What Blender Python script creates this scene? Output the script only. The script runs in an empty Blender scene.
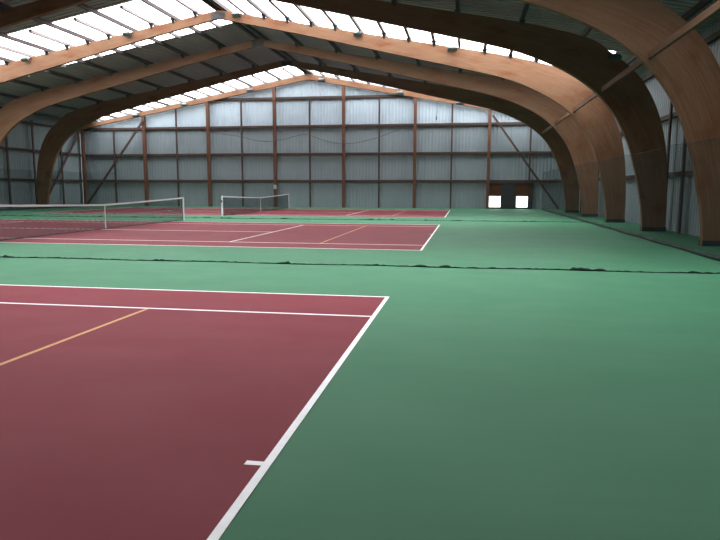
import bpy, math, random
from mathutils import Matrix, Vector

random.seed(7)
SC = bpy.context.scene
COL = SC.collection

# ------------------------------------------------------------------ sizes
XC = -10.93            # middle of the hall
HW = 19.38             # half width to the inner face of the cladding
YN, YF = -14.4, 39.2   # near and far end walls
RZ, RS = 10.25, 0.19   # underside of the roof sheets: z = RZ - RS*|x-XC|
ARCH_Y = [9.5, 15.4, 21.3, 27.2, 33.1]     # middle of each arch
BANDS = [(0.2, 5.2), (18.45, 24.3), (36.05, 39.2)]
TH = 0.2


def roof_z(r):
    return RZ - RS * abs(r)


# ------------------------------------------------------------------ helpers
def tag(o, label, cat, group=None, kind=None):
    if label:
        o['label'] = label
    if cat:
        o['category'] = cat
    if group:
        o['group'] = group
    if kind:
        o['kind'] = kind
    return o


def thing(name, label, cat, loc=(0, 0, 0), group=None):
    o = bpy.data.objects.new(name, None)
    COL.objects.link(o)
    o.location = loc
    o.empty_display_size = 0.2
    return tag(o, label, cat, group)


class MB:
    """collects faces with uv in metres, builds one mesh object"""

    def __init__(self):
        self.v, self.f, self.uv, self.sm = [], [], [], []

    def face(self, pts, uvs=None, smooth=False):
        i = len(self.v)
        self.v += [tuple(p) for p in pts]
        self.f.append(list(range(i, i + len(pts))))
        self.uv.append(uvs or [(0, 0)] * len(pts))
        self.sm.append(smooth)

    def quad(self, a, b, c, d, uvs=None, smooth=False):
        self.face([a, b, c, d], uvs, smooth)

    def hexa(self, p):
        """eight corners: 0-3 one end, 4-7 the other; uv runs u along the long axis"""
        p = [Vector(q) for q in p]
        L = ((p[4] + p[5] + p[6] + p[7]) - (p[0] + p[1] + p[2] + p[3])).length / 4
        self.face([p[3], p[2], p[1], p[0]])
        self.face([p[4], p[5], p[6], p[7]])
        for k in range(4):
            a, b = k, (k + 1) % 4
            w = (p[b] - p[a]).length
            o = k * 0.37
            self.face([p[a], p[b], p[b + 4], p[a + 4]],
                      [(0, o), (0, o + w), (L, o + w), (L, o)])

    def box(self, lo, hi, axis=None):
        d = [hi[i] - lo[i] for i in range(3)]
        if axis is None:
            axis = d.index(max(d))
        x0, y0, z0 = lo
        x1, y1, z1 = hi
        if axis == 0:
            self.hexa([(x0, y0, z0), (x0, y1, z0), (x0, y1, z1), (x0, y0, z1),
                       (x1, y0, z0), (x1, y1, z0), (x1, y1, z1), (x1, y0, z1)])
        elif axis == 1:
            self.hexa([(x0, y0, z0), (x0, y0, z1), (x1, y0, z1), (x1, y0, z0),
                       (x0, y1, z0), (x0, y1, z1), (x1, y1, z1), (x1, y1, z0)])
        else:
            self.hexa([(x0, y0, z0), (x1, y0, z0), (x1, y1, z0), (x0, y1, z0),
                       (x0, y0, z1), (x1, y0, z1), (x1, y1, z1), (x0, y1, z1)])

    def bar(self, a, b, w, h, up=(0, 0, 1)):
        a, b, up = Vector(a), Vector(b), Vector(up)
        t = (b - a).normalized()
        s = t.cross(up).normalized()
        n = s.cross(t).normalized()
        c = [(-w / 2, -h / 2), (w / 2, -h / 2), (w / 2, h / 2), (-w / 2, h / 2)]
        self.hexa([a + s * i + n * j for i, j in c] + [b + s * i + n * j for i, j in c])

    def tube(self, pts, rad, n=8, caps=True):
        pts = [Vector(p) for p in pts]
        rings, L = [], 0
        for i, p in enumerate(pts):
            t = (pts[min(i + 1, len(pts) - 1)] - pts[max(i - 1, 0)]).normalized()
            up = Vector((0, 0, 1)) if abs(t.z) < 0.9 else Vector((0, 1, 0))
            s = t.cross(up).normalized()
            m = s.cross(t).normalized()
            r = rad[i] if isinstance(rad, (list, tuple)) else rad
            if i:
                L += (pts[i] - pts[i - 1]).length
            rings.append(([p + (s * math.cos(2 * math.pi * k / n) + m * math.sin(2 * math.pi * k / n)) * r
                           for k in range(n)], L))
        for (A, la), (B, lb) in zip(rings, rings[1:]):
            for k in range(n):
                j = (k + 1) % n
                self.face([A[k], A[j], B[j], B[k]],
                          [(la, k / n), (la, (k + 1) / n), (lb, (k + 1) / n), (lb, k / n)], True)
        if caps:
            self.face(list(reversed(rings[0][0])))
            self.face(rings[-1][0])

    def build(self, name, mat, parent=None, bevel=0.0, weld=True, origin=None):
        me = bpy.data.meshes.new(name)
        off = Vector(origin) if origin else Vector((0, 0, 0))
        if parent is not None and origin is None:
            off = Vector(parent.get('_at', (0, 0, 0)))
        verts = [tuple(Vector(p) - off) for p in self.v]
        me.from_pydata(verts, [], self.f)
        uvl = me.uv_layers.new(name='UVMap')
        i = 0
        for fuv in self.uv:
            for c in fuv:
                uvl.data[i].uv = c
                i += 1
        me.polygons.foreach_set('use_smooth', self.sm)
        me.materials.append(mat)
        o = bpy.data.objects.new(name, me)
        COL.objects.link(o)
        if parent is not None:
            o.parent = parent
            if origin:
                o.location = origin
        elif origin:
            o.location = origin
        if weld:
            import bmesh
            bm = bmesh.new()
            bm.from_mesh(me)
            bmesh.ops.remove_doubles(bm, verts=bm.verts, dist=1e-5)
            bmesh.ops.recalc_face_normals(bm, faces=bm.faces)
            bm.to_mesh(me)
            bm.free()
        if bevel:
            m = o.modifiers.new('bevel', 'BEVEL')
            m.width = bevel
            m.segments = 2
            m.limit_method = 'ANGLE'
        return o


def struct(o):
    o['kind'] = 'structure'
    return o


# ------------------------------------------------------------------ materials
def mat(name):
    m = bpy.data.materials.new(name)
    m.use_nodes = True
    nt = m.node_tree
    b = nt.nodes['Principled BSDF']
    return m, nt, b


def N(nt, t, **kw):
    n = nt.nodes.new(t)
    for k, v in kw.items():
        if k == 'inp':
            for a, c in v.items():
                n.inputs[a].default_value = c
        else:
            setattr(n, k, v)
    return n


def ramp(nt, fac, stops):
    r = N(nt, 'ShaderNodeValToRGB')
    e = r.color_ramp.elements
    while len(e) < len(stops):
        e.new(0.5)
    for k, (p, c) in enumerate(stops):
        e[k].position = p
        e[k].color = (*c, 1)
    nt.links.new(fac, r.inputs['Fac'])
    return r.outputs['Color']


def noise(nt, vec, scale, detail=4, rough=0.55):
    n = N(nt, 'ShaderNodeTexNoise', inp={'Scale': scale, 'Detail': detail, 'Roughness': rough})
    if vec is not None:
        nt.links.new(vec, n.inputs['Vector'])
    return n.outputs['Fac']


def mapped(nt, kind, scale):
    tc = N(nt, 'ShaderNodeTexCoord')
    mp = N(nt, 'ShaderNodeMapping')
    mp.inputs['Scale'].default_value = scale
    nt.links.new(tc.outputs[kind], mp.inputs['Vector'])
    return mp.outputs['Vector']


def mixc(nt, fac, a, b, mode='MIX'):
    m = N(nt, 'ShaderNodeMix', data_type='RGBA', blend_type=mode)
    for s, v in ((0, fac), (6, a), (7, b)):
        if hasattr(v, 'is_linked') or hasattr(v, 'links'):
            nt.links.new(v, m.inputs[s])
        elif s == 0:
            m.inputs[s].default_value = v
        else:
            m.inputs[s].default_value = (*v, 1)
    return m.outputs[2]


def painted(name, base, var, rough=0.55, spec=0.5, scuff=0.25):
    """acrylic court paint: soft blotches, fine grit, faint long scuffs"""
    m, nt, b = mat(name)
    v = mapped(nt, 'Object', (1, 1, 1))
    c = ramp(nt, noise(nt, v, 0.45, 5), [(0.3, base), (0.7, var)])
    g = ramp(nt, noise(nt, v, 260, 2), [(0.2, (0.86,) * 3), (0.8, (1.1,) * 3)])
    c = mixc(nt, 1.0, c, g, 'MULTIPLY')
    s = ramp(nt, noise(nt, mapped(nt, 'Object', (0.12, 1.6, 1)), 1.3, 6, 0.7),
             [(0.35, (1 - scuff,) * 3), (0.65, (1.0 + scuff * 0.3,) * 3)])
    c = mixc(nt, 0.6, c, s, 'MULTIPLY')
    nt.links.new(c, b.inputs['Base Color'])
    rr = N(nt, 'ShaderNodeMapRange', inp={'To Min': rough - 0.07, 'To Max': rough + 0.1})
    nt.links.new(noise(nt, v, 1.1, 3), rr.inputs[0])
    nt.links.new(rr.outputs[0], b.inputs['Roughness'])
    b.inputs['Specular IOR Level'].default_value = spec
    bp = N(nt, 'ShaderNodeBump', inp={'Strength': 0.08, 'Distance': 0.002})
    nt.links.new(noise(nt, v, 400, 2), bp.inputs['Height'])
    nt.links.new(bp.outputs[0], b.inputs['Normal'])
    return m


def wood(name, c0, c1, c2, lam=25.0, stain=0.85, rough=0.6):
    """glued laminated timber: grain runs along u, lamellae stacked along v"""
    m, nt, b = mat(name)
    uv = mapped(nt, 'UV', (1, 1, 1))
    sep = N(nt, 'ShaderNodeSeparateXYZ')
    nt.links.new(uv, sep.inputs[0])
    fl = N(nt, 'ShaderNodeMath', operation='MULTIPLY', inp={1: lam})
    nt.links.new(sep.outputs[1], fl.inputs[0])
    fr = N(nt, 'ShaderNodeMath', operation='FLOOR')
    nt.links.new(fl.outputs[0], fr.inputs[0])
    us = N(nt, 'ShaderNodeMath', operation='MULTIPLY', inp={1: 0.22})
    nt.links.new(sep.outputs[0], us.inputs[0])
    cb = N(nt, 'ShaderNodeCombineXYZ')
    nt.links.new(us.outputs[0], cb.inputs[0])
    nt.links.new(fr.outputs[0], cb.inputs[1])
    lamv = noise(nt, cb.outputs[0], 3.1, 1)
    grain = noise(nt, mapped(nt, 'UV', (0.8, 60, 1)), 2.0, 5, 0.65)
    c = ramp(nt, lamv, [(0.3, c0), (0.5, c1), (0.72, c2)])
    g = ramp(nt, grain, [(0.25, (0.88,) * 3), (0.75, (1.08,) * 3)])
    c = mixc(nt, 0.8, c, g, 'MULTIPLY')
    fc = N(nt, 'ShaderNodeMath', operation='FRACT')
    nt.links.new(fl.outputs[0], fc.inputs[0])
    gl = ramp(nt, fc.outputs[0], [(0.0, (0.85,) * 3), (0.12, (1,) * 3), (0.88, (1,) * 3), (1.0, (0.85,) * 3)])
    c = mixc(nt, 0.55, c, gl, 'MULTIPLY')
    st = ramp(nt, noise(nt, mapped(nt, 'UV', (0.55, 0.8, 1)), 1.4, 5, 0.6),
              [(0.5, (1, 1, 1)), (0.68, (0.78, 0.5, 0.36)), (0.8, (0.6, 0.34, 0.24))])
    c = mixc(nt, stain, c, st, 'MULTIPLY')
    nt.links.new(c, b.inputs['Base Color'])
    b.inputs['Roughness'].default_value = rough
    b.inputs['Specular IOR Level'].default_value = 0.15
    bp = N(nt, 'ShaderNodeBump', inp={'Strength': 0.15, 'Distance': 0.003})
    nt.links.new(grain, bp.inputs['Height'])
    nt.links.new(bp.outputs[0], b.inputs['Normal'])
    return m


def plain(name, c, rough=0.5, metal=0.0, var=0.12, scale=6.0):
    m, nt, b = mat(name)
    v = mapped(nt, 'Object', (1, 1, 1))
    c0 = tuple(x * (1 - var) for x in c)
    c1 = tuple(min(1, x * (1 + var)) for x in c)
    nt.links.new(ramp(nt, noise(nt, v, scale, 4), [(0.3, c0), (0.7, c1)]), b.inputs['Base Color'])
    b.inputs['Roughness'].default_value = rough
    b.inputs['Metallic'].default_value = metal
    return m


def sheet(name, c, dirt, rough=0.45, stretch=(1, 1, 0.15)):
    """profiled cladding with faint run marks down the sheet"""
    m, nt, b = mat(name)
    v = mapped(nt, 'Object', stretch)
    a = ramp(nt, noise(nt, v, 1.6, 5, 0.6), [(0.3, dirt), (0.62, c)])
    nt.links.new(a, b.inputs['Base Color'])
    b.inputs['Roughness'].default_value = rough
    return m


def netting(name, c, pitch, thread, rough=0.9):
    """square mesh: threads every `pitch` metres, the rest clear"""
    m, nt, b = mat(name)
    uv = mapped(nt, 'UV', (1 / pitch, 1 / pitch, 1))
    sep = N(nt, 'ShaderNodeSeparateXYZ')
    nt.links.new(uv, sep.inputs[0])
    outs = []
    for k in (0, 1):
        fr = N(nt, 'ShaderNodeMath', operation='FRACT')
        nt.links.new(sep.outputs[k], fr.inputs[0])
        lt = N(nt, 'ShaderNodeMath', operation='LESS_THAN', inp={1: thread / pitch})
        nt.links.new(fr.outputs[0], lt.inputs[0])
        outs.append(lt.outputs[0])
    mx = N(nt, 'ShaderNodeMath', operation='MAXIMUM')
    nt.links.new(outs[0], mx.inputs[0])
    nt.links.new(outs[1], mx.inputs[1])
    nt.links.new(mx.outputs[0], b.inputs['Alpha'])
    b.inputs['Base Color'].default_value = (*c, 1)
    b.inputs['Roughness'].default_value = rough
    b.inputs['Specular IOR Level'].default_value = 0.1
    return m


def glow(name, c, strength, var=0.06):
    """a translucent sheet or pane lit by the daylight behind it"""
    m, nt, b = mat(name)
    v = mapped(nt, 'Object', (0.6, 0.6, 0.6))
    c0 = tuple(x * (1 - var) for x in c)
    cc = ramp(nt, noise(nt, v, 2, 3), [(0.3, c0), (0.7, c)])
    nt.links.new(cc, b.inputs['Emission Color'])
    b.inputs['Emission Strength'].default_value = strength
    b.inputs['Base Color'].default_value = (0.8, 0.82, 0.84, 1)
    b.inputs['Roughness'].default_value = 0.4
    return m


SKY = 11.8
M = dict(
    green=painted('green court paint', (0.046, 0.158, 0.089), (0.053, 0.174, 0.099), 0.6, 0.09, 0.1),
    red=painted('red court paint', (0.165, 0.028, 0.040), (0.183, 0.032, 0.045), 0.6, 0.07, 0.1),
    white=plain('white line paint', (0.80, 0.83, 0.86), 0.6, 0, 0.05, 9),
    yellow=plain('ochre line paint', (0.46, 0.23, 0.07), 0.6, 0, 0.06, 9),
    glulam=wood('laminated spruce', (0.150, 0.077, 0.042), (0.174, 0.094, 0.053), (0.194, 0.110, 0.064)),
    post=wood('red brown timber', (0.088, 0.039, 0.026), (0.105, 0.048, 0.032), (0.125, 0.058, 0.039), 12, 0.4),
    rail=wood('dark stained timber', (0.046, 0.03, 0.027), (0.058, 0.038, 0.033), (0.075, 0.047, 0.04), 8, 0.3),
    strut=wood('brown strut timber', (0.13, 0.07, 0.045), (0.15, 0.082, 0.052), (0.17, 0.095, 0.06), 10, 0.3),
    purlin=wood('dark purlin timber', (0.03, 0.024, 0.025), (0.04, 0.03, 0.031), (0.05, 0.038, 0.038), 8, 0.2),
    roof=sheet('grey roof sheet', (0.31, 0.315, 0.33), (0.25, 0.255, 0.265), 0.6, (1, 0.2, 1)),
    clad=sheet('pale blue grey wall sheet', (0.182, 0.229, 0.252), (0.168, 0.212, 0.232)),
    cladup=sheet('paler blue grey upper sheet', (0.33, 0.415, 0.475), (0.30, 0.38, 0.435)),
    sky=glow('translucent roof sheet in daylight', (1.0, 0.975, 0.985), SKY),
    daypane=glow('white pane in daylight', (1.0, 1.0, 1.0), 3.0),
    bar=plain('grey glazing bar', (0.12, 0.10, 0.10), 0.5),
    steel=plain('dark steel', (0.035, 0.038, 0.045), 0.5, 0.6),
    hood=plain('dark lamp housing', (0.05, 0.058, 0.062), 0.45),
    lens=plain('dark lamp glass', (0.10, 0.12, 0.125), 0.15, 0, 0.03),
    tape=plain('white webbing', (0.42, 0.44, 0.45), 0.7, 0, 0.05, 20),
    galv=plain('grey painted steel', (0.26, 0.29, 0.29), 0.4, 0.1),
    netblack=netting('black court net', (0.018, 0.022, 0.024), 0.022, 0.0068),
    divnet=netting('dark green divider net', (0.012, 0.03, 0.024), 0.02, 0.0006),
    sidenet=netting('dark green side net', (0.004, 0.013, 0.010), 0.02, 0.003),
    cord=plain('dark cord', (0.018, 0.03, 0.03), 0.85),
    hem=plain('dark green net hem', (0.005, 0.020, 0.015), 0.95, 0, 0.4, 5),
    doordark=plain('near black door panel', (0.012, 0.012, 0.017), 0.6),
    doorwood=wood('brown door panel', (0.06, 0.024, 0.010), (0.07, 0.028, 0.012), (0.085, 0.035, 0.015), 6, 0.2),
    cable=plain('dark grey cable', (0.06, 0.065, 0.075), 0.7),
    boxgrey=plain('light grey plastic', (0.4, 0.42, 0.42), 0.45, 0, 0.04),
)

# ------------------------------------------------------------------ floor and courts
mb = MB()
mb.box((XC - HW - 0.3, YN - 0.3, -0.3), (XC + HW + 0.3, YF + 0.3, 0.0))
struct(mb.build('floor', M['green']))

LINE = [  # name, x0, x1, y0, y1 (court frame, y0 = near doubles side), material
]
W, SG, SV, JR = 10.97, 1.37, 5.485, 2.885
NETX = -11.82


def court(y1, label):
    y0 = y1 - W
    root = thing('tennis_court', label, 'tennis court', (0, y0, 0), 'courts side by side')
    root['_at'] = (0, y0, 0)
    h1, h2 = 0.003, 0.0045
    s = MB()
    s.box((-23.77, y0, 0.0), (0, y1, h1))
    s.build('court_surface', M['red'], root)

    def ln(name, xa, xb, ya, yb, m='white', label=None):
        q = MB()
        q.box((min(xa, xb), min(ya, yb), h1), (max(xa, xb), max(ya, yb), h2))
        o = q.build(name, M[m], root)
        if label:
            o['label'] = label

    w = 0.05
    for e in (0, 1):                                   # each end of the court
        fx = (lambda x: x) if e == 0 else (lambda x: -23.77 - x)
        ln('baseline', fx(0), fx(-0.05), y0, y1)
        ln('center_mark', fx(-0.05), fx(-0.15), (y0 + y1) / 2 - w / 2, (y0 + y1) / 2 + w / 2)
        ln('service_line', fx(-SV), fx(-SV - w), y0 + SG + w, y1 - SG - w)
        ln('junior_line', fx(-JR), fx(-JR - w), y0 + SG + w, y1 - SG - w, 'yellow', 'ochre junior court line')
    for ya in (y0, y1 - w):
        ln('doubles_sideline', -23.72, -0.05, ya, ya + w)
    for ya in (y0 + SG, y1 - SG - w):
        ln('singles_sideline', -23.72, -0.05, ya, ya + w)
    ln('center_service_line', -23.77 + SV + w, -SV - w, (y0 + y1) / 2 - w / 2, (y0 + y1) / 2 + w / 2)
    return y0, y1


C1 = court(0.0, 'nearest red tennis court with white corner and ochre line filling the lower left')
C2 = court(17.675, 'middle red tennis court, with the longer net standing on it')
C3 = court(35.2, 'farthest red tennis court, a thin strip before the end wall')


# ------------------------------------------------------------------ tennis nets
def tennis_net(y0, y1, label):
    ya, yb = y0 - 0.914, y1 + 0.914
    ym = (ya + yb) / 2
    root = thing('tennis_net', label, 'tennis net', (NETX, ym, 0), 'tennis nets')
    root['_at'] = (NETX, ym, 0)

    def top(y):
        t = abs(y - ym) / (yb - ym)
        return 0.914 + (1.07 - 0.914) * (0.75 * t + 0.25 * t * t)

    n = 48
    ys = [ya + 0.04 + (yb - ya - 0.08) * k / n for k in range(n + 1)]
    net, band, cord = MB(), MB(), MB()
    for a, b in zip(ys, ys[1:]):
        def wv(y):
            return NETX + 0.012 * math.sin(y * 2.3)
        za, zb = top(a) - 0.03, top(b) - 0.03
        net.quad((wv(a), a, 0.035), (wv(b), b, 0.035), (NETX, b, zb), (NETX, a, za),
                 [(a, 0.035), (b, 0.035), (b, zb), (a, za)])
        band.hexa([(NETX - 0.012, a, top(a) - 0.06), (NETX + 0.012, a, top(a) - 0.06), (NETX + 0.012, a, top(a)), (NETX - 0.012, a, top(a)),
                   (NETX - 0.012, b, top(b) - 0.06), (NETX + 0.012, b, top(b) - 0.06), (NETX + 0.012, b, top(b)), (NETX - 0.012, b, top(b))])
    net.build('netting', M['netblack'], root, weld=False)
    o = band.build('headband', M['tape'], root)
    o['label'] = 'white headband'
    cord.tube([(NETX + 0.012 * math.sin(y * 2.3), y, 0.04) for y in ys], 0.02, 6)
    cord.build('bottom_cord', M['cord'], root)
    for y in (ya + 0.04, yb - 0.04):
        e = MB()
        e.tube([(NETX, y + (0.06 if y < ym else -0.06), 0.03), (NETX, y + (0.06 if y < ym else -0.06), top(y) - 0.05)], 0.02, 6)
        e.build('side_tape', M['cord'], root)
    st = MB()
    st.box((NETX - 0.016, ym - 0.022, 0.005), (NETX + 0.016, ym + 0.022, 0.92), 2)
    o = st.build('center_strap', M['tape'], root)
    o['label'] = 'white center strap'
    for y in (ya, yb):
        p = MB()
        p.tube([(NETX, y, 0), (NETX, y, 0.012), (NETX, y, 0.013), (NETX, y, 1.085), (NETX, y, 1.09)],
               [0.085, 0.085, 0.045, 0.045, 0.03], 16)
        po = p.build('net_post', M['galv'], root)
        po['label'] = 'grey net post'
        c = MB()
        s = 1 if y < ym else -1
        c.box((NETX - 0.03, y - s * 0.07, 0.72), (NETX + 0.03, y - s * 0.045, 0.86))
        wn = c.build('winder', M['steel'], po, origin=None)
        wn.location = -Vector(root['_at'])
        c = None


tennis_net(C2[0], C2[1], 'long tennis net at the left on the middle red court')
tennis_net(C3[0], C3[1], 'small far tennis net on the farthest red court')

# ------------------------------------------------------------------ arches
I0 = [(18.27, 0), (18.22, .65), (18.1, 1.35), (17.85, 2.4), (17.5, 3.4), (16.98, 4.3), (16.2, 5.12), (15.1, 5.82),
      (13.6, 6.44), (11.5, 6.98), (8.8, 7.61), (4, 8.73), (0, 9.59)]
E0 = [(19.05, 0), (19.05, .75), (19.02, 1.6), (18.9, 2.9), (18.6, 4.1), (18.12, 5.08), (17.52, 5.78), (16.8, 6.33),
      (16.0, 6.82), (13.6, 7.45), (10.2, 8.08), (4.5, 9.13), (0, 9.97)]


def catmull(P, sub=6):
    out = []
    for i in range(len(P) - 1):
        p0, p1, p2, p3 = P[max(i - 1, 0)], P[i], P[i + 1], P[min(i + 2, len(P) - 1)]
        for k in range(sub):
            t = k / sub
            out.append(tuple(0.5 * ((2 * p1[j]) + (-p0[j] + p2[j]) * t + (2 * p0[j] - 5 * p1[j] + 4 * p2[j] - p3[j]) * t * t
                                    + (-p0[j] + 3 * p1[j] - 3 * p2[j] + p3[j]) * t ** 3) for j in (0, 1)))
    out.append(P[-1])
    return out


IC, EC = catmull(I0), catmull(E0)


def arch(y, label):
    root = thing('timber_arch', label, 'timber arch', (XC, y, 0), 'row of laminated timber arches')
    root['_at'] = (XC, y, 0)
    ya, yb = y - TH / 2, y + TH / 2
    off = random.uniform(0, 40)
    for s in (-1, 1):
        h = MB()
        u = off
        rows = []
        for k in range(len(IC)):
            (ri, zi), (re, ze) = IC[k], EC[k]
            if k:
                u += 0.5 * (math.dist(IC[k], IC[k - 1]) + math.dist(EC[k], EC[k - 1]))
            d = math.dist((ri, zi), (re, ze))
            rows.append(((XC + s * ri, zi), (XC + s * re, ze), d, u))
        for A, B in zip(rows, rows[1:]):
            (ai, ae, ad, au), (bi, be, bd, bu) = A, B
            # front, back, soffit, top
            h.quad((ai[0], ya, ai[1]), (ae[0], ya, ae[1]), (be[0], ya, be[1]), (bi[0], ya, bi[1]),
                   [(au, 0), (au, ad), (bu, bd), (bu, 0)])
            h.quad((ai[0], yb, ai[1]), (ae[0], yb, ae[1]), (be[0], yb, be[1]), (bi[0], yb, bi[1]),
                   [(au, 0), (au, ad), (bu, bd), (bu, 0)])
            h.quad((ai[0], ya, ai[1]), (ai[0], yb, ai[1]), (bi[0], yb, bi[1]), (bi[0], ya, bi[1]),
                   [(au, -0.005), (au, -0.035), (bu, -0.035), (bu, -0.005)])
            h.quad((ae[0], ya, ae[1]), (ae[0], yb, ae[1]), (be[0], yb, be[1]), (be[0], ya, be[1]),
                   [(au, ad), (au, ad + .03), (bu, bd + .03), (bu, bd)])
        for (i, e, d, u_) in (rows[0], rows[-1]):
            h.quad((i[0], ya, i[1]), (e[0], ya, e[1]), (e[0], yb, e[1]), (i[0], yb, i[1]))
        h.build('arch_half', M['glulam'], root)
        b = MB()
        x0, x1 = sorted((XC + s * 18.25, XC + s * 19.07))
        b.box((x0, ya - 0.02, 0.0), (x1, ya - 0.0005, 0.15), 0)
        b.box((x0, yb + 0.0005, 0.0), (x1, yb + 0.02, 0.15), 0)
        for k in range(4):
            bx = x0 + 0.12 + k * 0.19
            b.tube([(bx, ya - 0.02, 0.08), (bx, ya - 0.035, 0.08)], 0.02, 6)
        o = b.build('base_shoe', M['steel'], root)
        o['label'] = 'dark steel base plate'
    step = 1.15 if y == ARCH_Y[2] else 2.3
    for s in (-1, 1):
        k = 1
        while k * step < 15.5:
            q = k * step
            if y == ARCH_Y[2] and min(abs(s * q - g) for g in (-10.3, -4.65, 1.0, 6.87, 11.2)) < 0.4:
                k += 1
                continue
            c = MB()
            xx = XC + s * q
            zt, zb = roof_z(q) - (0.115 if k * step % 2.3 > 0.1 and step < 2 else 0.165), 9.97 - 0.185 * q - 0.12
            c.hexa([(xx - .025, ya - .006, zb), (xx + .025, ya - .006, zb), (xx + .025, ya - .001, zb), (xx - .025, ya - .001, zb),
                    (xx - .12, ya - .13, zt), (xx + .12, ya - .13, zt), (xx + .12, ya - .001, zt), (xx - .12, ya - .001, zt)])
            c.build('purlin_cleat', M['steel'], root)
            k += 1
    r = MB()
    r.box((XC - 0.35, ya - 0.015, 9.56), (XC + 0.35, ya - 0.0005, 9.85), 0)
    r.build('ridge_plate', M['steel'], root)
    return root


A_LABEL = [
    'large brown laminated arch nearest the camera, curving down at the upper right',
    'dark arch in shade just in front of the bright skylight band',
    'pale bright laminated arch carrying floodlights under the middle skylight band',
    'dim brown arch directly behind the pale bright one',
    'almost black last arch before the grey end wall',
]
for y, l in zip(ARCH_Y, A_LABEL):
    arch(y, l)
arch(3.6, 'timber arch overhead that carries the nearest divider net, above the top picture edge')
arch(-2.3, 'timber arch over the nearest court, outside the picture')

# long struts between the arches on the right, about 5 m up
S_LABEL = ['brown strut running to the nearest arch from the upper right edge',
           'brown strut between the nearest arch and the dark arch behind it',
           'brown strut between the dark arch and the pale bright arch',
           'short looking brown strut between the pale bright arch and the dim arch behind it',
           'farthest brown strut, between the dim arch and the almost black last arch']
ends = [3.705] + [y for y in ARCH_Y]
for k in range(5):
    a = ends[k] + (TH / 2 if k else 0)
    b = ARCH_Y[k] - TH / 2
    m_ = MB()
    m_.bar((5.72, a + 0.001, 5.0), (5.72, b - 0.001, 5.0), 0.09, 0.17)
    tag(m_.build('bracing_strut', M['strut'], origin=(5.72, a, 5.0)), S_LABEL[k], 'strut', 'struts between the right arch legs')

# ------------------------------------------------------------------ roof
rf = MB()
dark = [(YN - 0.3, BANDS[0][0]), (BANDS[0][1], BANDS[1][0]), (BANDS[1][1], BANDS[2][0]), (YF, YF + 0.3)]
RE = HW + 0.25
for s in (-1, 1):
    for a, b in dark:
        n = 84
        for k in range(n):
            # low ribs running down the slope
            r0, r1 = 0.0, RE
            y0 = a + (b - a) * k / n
            y1 = a + (b - a) * (k + 1) / n
            d0 = 0.035 if (k // 1) % 2 else 0.0
            rf.hexa([(XC, y0, roof_z(0) + d0), (XC, y1, roof_z(0) + d0), (XC, y1, roof_z(0) + 0.09), (XC, y0, roof_z(0) + 0.09),
                     (XC + s * RE, y0, roof_z(RE) + d0), (XC + s * RE, y1, roof_z(RE) + d0),
                     (XC + s * RE, y1, roof_z(RE) + 0.09), (XC + s * RE, y0, roof_z(RE) + 0.09)])
ceiling = struct(rf.build('ceiling', M['roof'], weld=False))
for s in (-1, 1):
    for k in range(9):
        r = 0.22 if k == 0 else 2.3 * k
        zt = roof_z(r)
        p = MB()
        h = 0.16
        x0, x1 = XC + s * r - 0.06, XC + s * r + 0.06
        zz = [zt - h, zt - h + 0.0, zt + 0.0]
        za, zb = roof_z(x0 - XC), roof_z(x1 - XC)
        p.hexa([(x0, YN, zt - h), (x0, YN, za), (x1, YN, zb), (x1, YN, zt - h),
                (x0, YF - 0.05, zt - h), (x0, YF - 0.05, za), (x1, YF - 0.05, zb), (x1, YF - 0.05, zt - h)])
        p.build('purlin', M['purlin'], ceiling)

wi = 0
for a, b in BANDS:
    for s in (-1, 1):
        wi += 1
        root = bpy.data.objects.new('window_%d' % wi, None)
        COL.objects.link(root)
        root.location = (XC + s * 9.5, (a + b) / 2, roof_z(9.5))
        root['_at'] = tuple(root.location)
        struct(root)
        g = MB()
        e0, e1 = 0.3, 17.7
        n = 16
        for k in range(n):
            r0, r1 = e0 + (e1 - e0) * k / n, e0 + (e1 - e0) * (k + 1) / n
            P = lambda r, y, d: (XC + s * r, y, roof_z(r) + d)
            g.hexa([P(r0, a, 0.01), P(r0, b, 0.01), P(r0, b, 0.03), P(r0, a, 0.03),
                    P(r1, a, 0.01), P(r1, b, 0.01), P(r1, b, 0.03), P(r1, a, 0.03)])
        g.build('skylight_pane', M['sky'], root)
        f = MB()
        for k in range(8):
            r = 1.15 + 2.3 * k
            f.bar((XC + s * r, a, roof_z(r) - 0.07), (XC + s * r, b, roof_z(r) - 0.07), 0.14, 0.14)
        f.build('glazing_bar', M['bar'], root)
        q = MB()                                            # solid strips at ridge and eave
        for r0, r1 in ((0, 0.3), (17.7, RE)):
            q.hexa([P(r0, a, 0.01), P(r0, b, 0.01), P(r0, b, 0.06), P(r0, a, 0.06),
                    P(r1, a, 0.01), P(r1, b, 0.01), P(r1, b, 0.06), P(r1, a, 0.06)])
        q.build('window_frame', M['roof'], root)

# small cleats where the skylight bars rest on the pale arch
# ------------------------------------------------------------------ walls
PROF = [(0, 0), (0.04, 0.018), (0.11, 0.018), (0.15, 0), (0.25, 0)]


def profile(length):
    out, x = [], 0
    while x < length:
        for dx, dd in PROF[:-1]:
            if x + dx <= length:
                out.append((x + dx, dd))
        x += 0.25
    out.append((length, 0))
    return out


def side_wall(s, name):
    m = MB()
    x = XC + s * HW
    pr = profile(YF - YN)
    zt = roof_z(HW) + 0.02
    for (a, da), (b, db) in zip(pr, pr[1:]):
        m.quad((x + s * (0.03 - da), YN + a, 0), (x + s * (0.03 - db), YN + b, 0),
               (x + s * (0.03 - db), YN + b, zt), (x + s * (0.03 - da), YN + a, zt))
    # outer skin
    m.quad((x + s * 0.12, YN, 0), (x + s * 0.12, YF, 0), (x + s * 0.12, YF, zt), (x + s * 0.12, YN, zt))
    return struct(m.build(name, M['clad']))


side_wall(-1, 'wall_left')
side_wall(1, 'wall_right')


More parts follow.
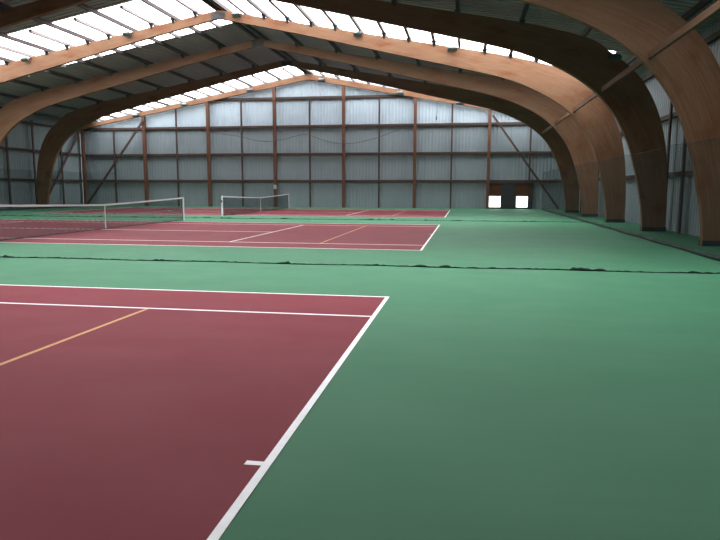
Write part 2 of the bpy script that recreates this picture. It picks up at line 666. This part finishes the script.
def end_wall(y, d, name):
    SPL = 6.19
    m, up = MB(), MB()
    pr = profile(2 * HW)
    for (a, da), (b, db) in zip(pr, pr[1:]):
        xa, xb = XC - HW + a, XC - HW + b
        ta, tb = roof_z(xa - XC) + 0.02, roof_z(xb - XC) + 0.02
        ja, jb = min(ta, SPL), min(tb, SPL)
        ya, yb = y + d * (0.03 - da), y + d * (0.03 - db)
        m.quad((xa, ya, 0), (xb, yb, 0), (xb, yb, jb), (xa, ya, ja))
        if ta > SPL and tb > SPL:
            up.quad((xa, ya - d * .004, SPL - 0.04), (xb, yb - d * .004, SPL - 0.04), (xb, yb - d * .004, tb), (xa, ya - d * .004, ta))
    m.face([(XC - HW, y + d * 0.12, 0), (XC + HW, y + d * 0.12, 0), (XC + HW, y + d * 0.12, roof_z(HW)), (XC, y + d * 0.12, RZ),
            (XC - HW, y + d * 0.12, roof_z(HW))])
    w_ = struct(m.build(name, M['clad']))
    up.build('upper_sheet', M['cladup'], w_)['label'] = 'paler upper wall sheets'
    return w_


end_wall(YF, 1, 'wall_far')
end_wall(YN, -1, 'wall_near')

# --- far end frame: rails, posts, studs, rafters
ORD = ['first', 'second', 'third', 'fourth', 'fifth', 'sixth', 'seventh', 'eighth', 'ninth', 'tenth']
PX = [XC + o for o in (-18.97, -13.55, -8.13, -2.71, 2.71, 8.13, 13.55)]
for k, z in enumerate((8.32, 6.19, 4.09, 2.03)):
    half = min(HW - 0.04, (RZ - 0.35 - z) / RS)
    m_ = MB()
    m_.box((XC - half, YF - 0.19, z - 0.09), (XC + half, YF - 0.005, z + 0.09), 0)
    tag(m_.build('gable_rail', M['rail'], origin=(XC, YF - 0.1, z)),
        'dark horizontal rail on the end wall, %s' % ('highest, just under the gable point', 'second from the top', 'third from the top',
                                                       'lowest, level with the door tops')[k], 'rail', 'horizontal rails of the end wall')


def rafter_low(r):
    return 9.62 - 0.182 * abs(r)


P_LABEL = ['corner timber post at the far left end of the end wall', 'red brown post under the top of the left diagonal brace',
           'red brown post, second one left of the gable point beyond the small far net', 'red brown post just left of the gable point, with a small grey box',
           'red brown post just right of the gable point', 'red brown post about halfway between gable point and doors', 'red brown post beside the doors, at the top of the right diagonal brace']
for k, x in enumerate(PX):
    m_ = MB()
    m_.box((x - 0.11, YF - 0.48, 0), (x + 0.11, YF - 0.195, rafter_low(abs(x - XC) + 0.12) - 0.005), 2)
    tag(m_.build('gable_post', M['post'], bevel=0.008, origin=(x, YF - 0.3, 0)), P_LABEL[k], 'timber post', 'thick posts of the end wall')
SX = [XC + o for o in (-16.26, -10.84, -5.42, 0.05, 5.42, 10.84, 16.5)]
T_LABEL = ['thin stud of the end wall beside the left corner post, behind the diagonal brace', 'thin stud between second and third thick post from the left',
           'thin stud directly behind the small far net', 'thin stud below the gable point', 'thin stud in the middle bay right of the gable point',
           'thin stud in the bay left of the doors', 'thin stud above the right-hand door, crossed by the diagonal brace']
for k, x in enumerate(SX):
    m_ = MB()
    top = 8.22 if abs(x - XC) < 7 else (6.1 if abs(x - XC) > 16 else rafter_low(abs(x - XC) + 0.06) - 0.005)
    bot = 1.935 if k == 6 else 0
    m_.box((x - 0.06, YF - 0.30, bot), (x + 0.06, YF - 0.195, top), 2)
    tag(m_.build('gable_stud', M['rail'], origin=(x, YF - 0.25, bot)), T_LABEL[k], 'stud', 'thin studs of the end wall')
root = thing('gable_rafter', 'pale brown sloping timber rafter pair along the top of the end wall', 'rafter', (XC, YF - 0.33, 9.6))
root['_at'] = tuple(root.location)
for s in (-1, 1):
    m_ = MB()
    n = 20
    for k in range(n):
        a, b = 19.1 * k / n, 19.1 * (k + 1) / n
        P = lambda r, y, t: (XC + s * r, y, (rafter_low(r) if not t else roof_z(r) - 0.205))
        u0 = 7 * s + a
        u1 = 7 * s + b
        d = 0.45
        for y in (YF - 0.48, YF - 0.2):
            m_.quad(P(a, y, 0), P(b, y, 0), P(b, y, 1), P(a, y, 1), [(u0, 0), (u1, 0), (u1, d), (u0, d)])
        for t in (0, 1):
            m_.quad(P(a, YF - 0.48, t), P(b, YF - 0.48, t), P(b, YF - 0.2, t), P(a, YF - 0.2, t), [(u0, 0), (u1, 0), (u1, .28), (u0, .28)])
    for r in (0.0, 19.1):
        m_.quad(P(r, YF - 0.48, 0), P(r, YF - 0.2, 0), P(r, YF - 0.2, 1), P(r, YF - 0.48, 1))
    m_.build('rafter_half', M['glulam'], root)

# diagonal braces
for (a, b, l) in (((XC - 13.4, YF - 0.56, 6.85), (XC - 18.75, YF - 0.56, 0.05), 'long dark diagonal brace at the left end of the end wall'),
                  ((XC + 13.75, YF - 0.56, 6.75), (XC + 18.6, YF - 0.56, 0.05), 'long dark diagonal brace above the doors at the right end of the end wall'),
                  ((XC - HW + 0.45, YF - 0.55, 6.2), (XC - HW + 0.45, ARCH_Y[4] + 0.3, 0.07), 'diagonal brace of the left side wall, just behind the almost black arch leg')):
    m_ = MB()
    up = (0, 1, 0) if abs(a[1] - b[1]) < 0.1 else (1, 0, 0)
    m_.bar(a, b, 0.15, 0.1, up)
    tag(m_.build('diagonal_brace', M['rail'], origin=b), l, 'brace', 'diagonal braces')

# --- side wall rails and studs
for s, nm in ((-1, 'left'), (1, 'right')):
    x = XC + s * HW
    for k, z in enumerate((2.03, 4.15, 6.1)):
        m_ = MB()
        x0, x1 = sorted((x - s * 0.005, x - s * 0.16))
        m_.box((x0, YN + 0.1, z - 0.08), (x1, YF - 0.5, z + 0.08), 1)
        tag(m_.build('side_rail', M['rail'], origin=(x, 12, z)),
            '%s dark horizontal rail along the %s side wall' % (('lowest', 'middle', 'top')[k], nm), 'rail', 'rails of the side walls')
LS = [(30.4, 'thin dark stud of the left side wall, near the left picture edge'), (33.1, 'dark wall post beside the almost black left arch leg'),
      (36.3, 'thin stud of the left side wall between the last arch leg and the corner')]
RS_ = [(14.25, 'dark stud of the right side wall beside the nearest arch leg'), (16.0, 'dark post of the right side wall against the dark arch leg'),
       (28.2, 'stud of the right side wall behind the dim arch leg'), (33.1, 'stud of the right side wall behind the last arch leg')]
for s, lst in ((-1, LS), (1, RS_)):
    x = XC + s * HW
    for y, l in lst:
        m_ = MB()
        x0, x1 = sorted((x - s * 0.162, x - s * 0.227))
        m_.box((x0 if s < 0 else x1 - 0.065, y - 0.08, 0), ((x0 + 0.065) if s < 0 else x1, y + 0.08, roof_z(HW) - 0.25), 2)
        tag(m_.build('side_stud', M['rail'], origin=(x - s * 0.19, y, 0)), l, 'stud', 'studs of the side walls')

# ------------------------------------------------------------------ doors in the end wall
yd = YF - 0.19


def door(idx, x0, x1, pane0, pane1):
    root = bpy.data.objects.new('door_%d' % idx, None)
    COL.objects.link(root)
    root.location = ((x0 + x1) / 2, yd, 0)
    root['_at'] = tuple(root.location)
    struct(root)
    f = MB()
    f.box((x0, yd - 0.06, 0), (x0 + 0.14, yd + 0.1, 1.93), 2)
    f.box((x1 - 0.14, yd - 0.06, 0), (x1, yd + 0.1, 1.93), 2)
    f.box((x0 + 0.14, yd - 0.06, 1.84), (x1 - 0.14, yd + 0.1, 1.93), 0)
    f.box((x0 + 0.14, yd - 0.03, 0.93), (x1 - 0.14, yd + 0.1, 1.02), 0)
    f.box((x0 + 0.14, yd - 0.03, 0.0), (x1 - 0.14, yd + 0.1, 0.13), 0)
    f.box((x0 + 0.14, yd - 0.03, 0.13), (pane0, yd + 0.1, 0.93), 2)
    f.box((pane1, yd - 0.03, 0.13), (x1 - 0.14, yd + 0.1, 0.93), 2)
    f.build('door_frame', M['doordark'], root)
    p = MB()
    p.box((x0 + 0.14, yd + 0.0, 1.02), (x1 - 0.14, yd + 0.06, 1.84), 0)
    p.build('door_panel', M['doorwood'], root)
    g = MB()
    g.box((pane0, yd + 0.0, 0.13), (pane1, yd + 0.03, 0.93))
    g.build('door_pane', M['daypane'], root)
    h = MB()
    hx = x1 - 0.2
    h.tube([(hx, yd - 0.031, 1.08), (hx, yd - 0.09, 1.08), (hx - 0.1, yd - 0.09, 1.08)], 0.012, 6)
    h.build('door_handle', M['steel'], root)


door(1, 2.52, 3.78, 2.74, 3.57)
door(2, 4.42, 5.86, 4.70, 5.52)
m_ = MB()
m_.box((3.78, yd - 0.02, 0), (4.42, yd + 0.1, 1.93), 2)
m_.box((3.83, yd - 0.035, 0.1), (4.37, yd - 0.02, 0.9), 2)
m_.box((3.83, yd - 0.035, 1.0), (4.37, yd - 0.02, 1.85), 2)
struct(m_.build('trim_1', M['doordark']))

# ------------------------------------------------------------------ floodlights
FL = 0


def floodlight(x, y, z, label, big=1.0):
    root = thing('floodlight', label, 'floodlight', (x, y, z), 'floodlights on the arches')
    root['_at'] = (0, 0, 0)
    k = big
    R = Matrix.Rotation(math.radians(62), 3, 'X')   # face leans down and towards the courts

    def T(p):
        return tuple(R @ Vector(p) * k)
    h = MB()
    f0 = [(-0.2, -0.06, -0.13), (0.2, -0.06, -0.13), (0.2, -0.06, 0.13), (-0.2, -0.06, 0.13)]
    f1 = [(-0.13, 0.09, -0.08), (0.13, 0.09, -0.08), (0.13, 0.09, 0.08), (-0.13, 0.09, 0.08)]
    h.hexa([T(p) for p in f0] + [T(p) for p in f1])
    for i in range(5):
        xx = -0.1 + 0.05 * i
        h.hexa([T(p) for p in [(xx - 0.008, 0.09, -0.06), (xx + 0.008, 0.09, -0.06), (xx + 0.008, 0.09, 0.06), (xx - 0.008, 0.09, 0.06),
                               (xx - 0.008, 0.13, -0.05), (xx + 0.008, 0.13, -0.05), (xx + 0.008, 0.13, 0.05), (xx - 0.008, 0.13, 0.05)]])
    h.build('housing', M['hood'], root)
    g = MB()
    g.hexa([T(p) for p in [(-0.17, -0.075, -0.1), (0.17, -0.075, -0.1), (0.17, -0.075, 0.1), (-0.17, -0.075, 0.1),
                           (-0.17, -0.061, -0.1), (0.17, -0.061, -0.1), (0.17, -0.061, 0.1), (-0.17, -0.061, 0.1)]])
    g.build('glass', M['lens'], root)['label'] = 'dark lamp glass'
    b = MB()
    for s in (-1, 1):
        b.bar((s * 0.215 * k, 0, 0), (s * 0.215 * k, 0.19, 0.09), 0.02, 0.03)
    b.bar((-0.225 * k, 0.19, 0.09), (0.225 * k, 0.19, 0.09), 0.03, 0.03)
    b.build('bracket', M['steel'], root)
    return root


yf = ARCH_Y[2] - TH / 2 - 0.206
for r, l in ((-10.3, 'floodlight on the pale arch near the left picture edge'), (-4.65, 'floodlight on the pale arch, halfway up its left slope'),
             (1.0, 'floodlight at the ridge of the pale arch'), (6.87, 'floodlight on the pale arch, first one down from the ridge on the right slope'),
             (11.2, 'floodlight on the pale arch, lowest one on the right slope before the bend')):
    floodlight(XC + r, yf, 9.97 - 0.185 * abs(r) - 0.12, l)
floodlight(6.05, ARCH_Y[1] - TH / 2 - 0.206, 6.05, 'small bright floodlight at the bend of the dark shaded arch')
yg = YF - 0.48 - 0.206
for r, l in ((-14.05, 'end wall floodlight at the foot of the left rafter, above the diagonal brace'), (-9.9, 'end wall floodlight, second one up the left rafter'),
             (-4.5, 'end wall floodlight, on the left rafter nearest the gable point'), (1.1, 'end wall floodlight, right at the gable point'),
             (7.0, 'end wall floodlight halfway down the right rafter'), (11.4, 'end wall floodlight, lowest one on the right rafter')):
    floodlight(XC + r, yg, rafter_low(r) + 0.10, l, 1.25)

# ------------------------------------------------------------------ divider nets, side nets
def net_top(r, k=0.06):
    """underside of an arch at distance r from the middle"""
    r = abs(r)
    for (ra, za), (rb, zb) in zip(IC, IC[1:]):
        if rb <= r <= ra:
            return za + (zb - za) * ((ra - r) / max(ra - rb, 1e-6)) - k
    return 0.5


def divider(yfun, x0, x1, label, seed, zoff=0.0):
    rnd = random.Random(seed)
    root = thing('divider_net', label, 'divider net', ((x0 + x1) / 2, yfun(0), 0), 'nets hung between the courts')
    root['_at'] = tuple(root.location)
    n = 120
    xs = [x0 + (x1 - x0) * k / n for k in range(n + 1)]
    m = MB()
    y0 = yfun(0)
    for a, b in zip(xs, xs[1:]):
        ta, tb = net_top(a - XC), net_top(b - XC)
        # hangs straight, drifts to its foot line below 2 m
        rowsA = [(a, yfun(a), 0.02), (a, (yfun(a) * .35 + y0 * .65), min(1.2, ta * .5)), (a, y0, min(2.4, ta * .8)), (a, y0, ta)]
        rowsB = [(b, yfun(b), 0.02), (b, (yfun(b) * .35 + y0 * .65), min(1.2, tb * .5)), (b, y0, min(2.4, tb * .8)), (b, y0, tb)]
        for k in range(3):
            p, q, r_, s_ = rowsA[k], rowsB[k], rowsB[k + 1], rowsA[k + 1]
            m.quad(p, q, r_, s_, [(p[0], p[2]), (q[0], q[2]), (r_[0], r_[2]), (s_[0], s_[2])])
    m.build('netting', M['divnet'], root, weld=False)
    h = MB()
    n = 520
    pts, rad = [], []
    lump = 0
    for k in range(n + 1):
        x = x0 + (x1 - x0) * k / n
        if rnd.random() < 0.05:
            lump = rnd.randint(2, 6)
        lump = max(0, lump - 1)
        r = 0.007 + 0.010 * rnd.random() + (0.004 + 0.02 * rnd.random() if lump else 0)
        rad.append(r)
        pts.append((x, yfun(x) + 0.035 * math.sin(x * 1.9 + seed) + 0.03 * (rnd.random() - .5), r * 0.9))
    h.tube(pts, rad, 8)
    o = h.build('hem', M['hem'], root)
    o['label'] = 'dark bunched hem lying on the floor'


def y_near(x):
    t = max(0.0, min(1.0, (-2.0 - x) / 7.0))
    return 3.45 + 0.0 * t


divider(y_near, -28.2, 6.3, 'nearest see-through divider net, its dark hem lying across the floor before the middle court', 3)
divider(lambda x: 20.95, -28.2, 6.3, 'farther see-through divider net, its dark hem between the middle and far courts', 5)


def side_net(x, y0, y1, label, seed):
    rnd = random.Random(seed)
    root = thing('side_net', label, 'side net', (x, (y0 + y1) / 2, 0), 'nets along the side walls')
    root['_at'] = tuple(root.location)
    n = 90
    m, h, t = MB(), MB(), MB()
    ys = [y0 + (y1 - y0) * k / n for k in range(n + 1)]
    zt = lambda y: 2.68 - 0.05 * abs(math.sin((y - ARCH_Y[0]) / 5.9 * math.pi))
    xw = lambda y: x + 0.03 * math.sin(y * 1.7)
    for a, b in zip(ys, ys[1:]):
        m.quad((xw(a), a, 0.02), (xw(b), b, 0.02), (x, b, zt(b)), (x, a, zt(a)), [(a, 0.02), (b, 0.02), (b, zt(b)), (a, zt(a))])
    m.build('netting', M['sidenet'], root, weld=False)
    rad = [0.045 + 0.02 * rnd.random() for _ in ys]
    h.tube([(xw(y), y, r * 0.9) for y, r in zip(ys, rad)], rad, 8)
    h.build('hem', M['hem'], root)['label'] = 'dark hem on the floor'
    t.tube([(x, y, zt(y)) for y in ys], 0.006, 6)
    t.build('top_rope', M['cord'], root)


side_net(6.42, 3.6, 38.0, 'low dark green net along the foot of the right arch legs', 1)
side_net(-28.3, 3.6, 38.0, 'low dark green net along the left side wall, behind the long tennis net', 2)

# ------------------------------------------------------------------ small things on the end wall
m_ = MB()
xb = PX[3] + 0.02
m_.box((xb - 0.11, YF - 0.56, 1.42), (xb + 0.11, YF - 0.481, 1.74), 2)
sb = m_.build('switch_box', M['boxgrey'], bevel=0.01, origin=(xb, YF - 0.5, 1.42))
tag(sb, 'small light grey box on a post of the end wall, above the far net', 'switch box')

pts = []
K = [(-18.9, 5.75), (-16.6, 5.48), (-14.6, 5.06), (-12.9, 5.2), (-11.17, 5.54), (-9.6, 5.05), (-7.99, 4.82), (-6.0, 5.15), (-3.54, 5.98)]
for x, z in catmull(K, 8):
    pts.append((x, YF - 0.52, z))
m_ = MB()
m_.tube(pts, 0.022, 6)
tag(m_.build('hanging_cable', M['cable'], origin=(-11, YF - 0.52, 5.2)), 'thin dark cable hanging in swags across the middle of the end wall', 'cable')
m_ = MB()
m_.tube([(-1.2, YF - 0.5, 7.86), (-1.19, YF - 0.52, 7.2), (-1.22, YF - 0.52, 6.75)], 0.02, 6)
m_.tube([(-1.22, YF - 0.52, 6.75), (-1.24, YF - 0.52, 6.5)], 0.05, 8)
tag(m_.build('hanging_cable', M['cable'], origin=(-1.2, YF - 0.5, 6.5)), 'short cable hanging from the right rafter of the end wall', 'cable')

# ------------------------------------------------------------------ world, camera
w = bpy.data.worlds.new('World')
SC.world = w
w.use_nodes = True
bg = w.node_tree.nodes['Background']
bg.inputs[0].default_value = (0.85, 0.92, 1.0, 1)
bg.inputs[1].default_value = 1.0

cam = bpy.data.cameras.new('camera')
co = bpy.data.objects.new('camera', cam)
COL.objects.link(co)
r = Vector((0.9861912273, 0.1655885073, 0.0027035898))
u = Vector((-0.0242368454, 0.1281590764, 0.9914574254))
f = Vector((-0.1638274656, 0.9778321417, -0.1304026999))
co.matrix_world = Matrix(((r.x, u.x, -f.x, 1.02957), (r.y, u.y, -f.y, -8.66556), (r.z, u.z, -f.z, 1.52946), (0, 0, 0, 1)))
cam.sensor_width = 36
cam.lens = 625.893 / 720 * 36
cam.clip_start = 0.05
cam.clip_end = 300
SC.camera = co

for o in bpy.data.objects:
    if '_at' in o:
        del o['_at']

vs = SC.view_settings
vs.view_transform = 'Standard'
vs.look = 'None'
vs.gamma = 1
vs.use_curve_mapping = False
vs.exposure = 0.0
SC.cycles.max_bounces = 8
SC.cycles.diffuse_bounces = 5
SC.cycles.transparent_max_bounces = 16
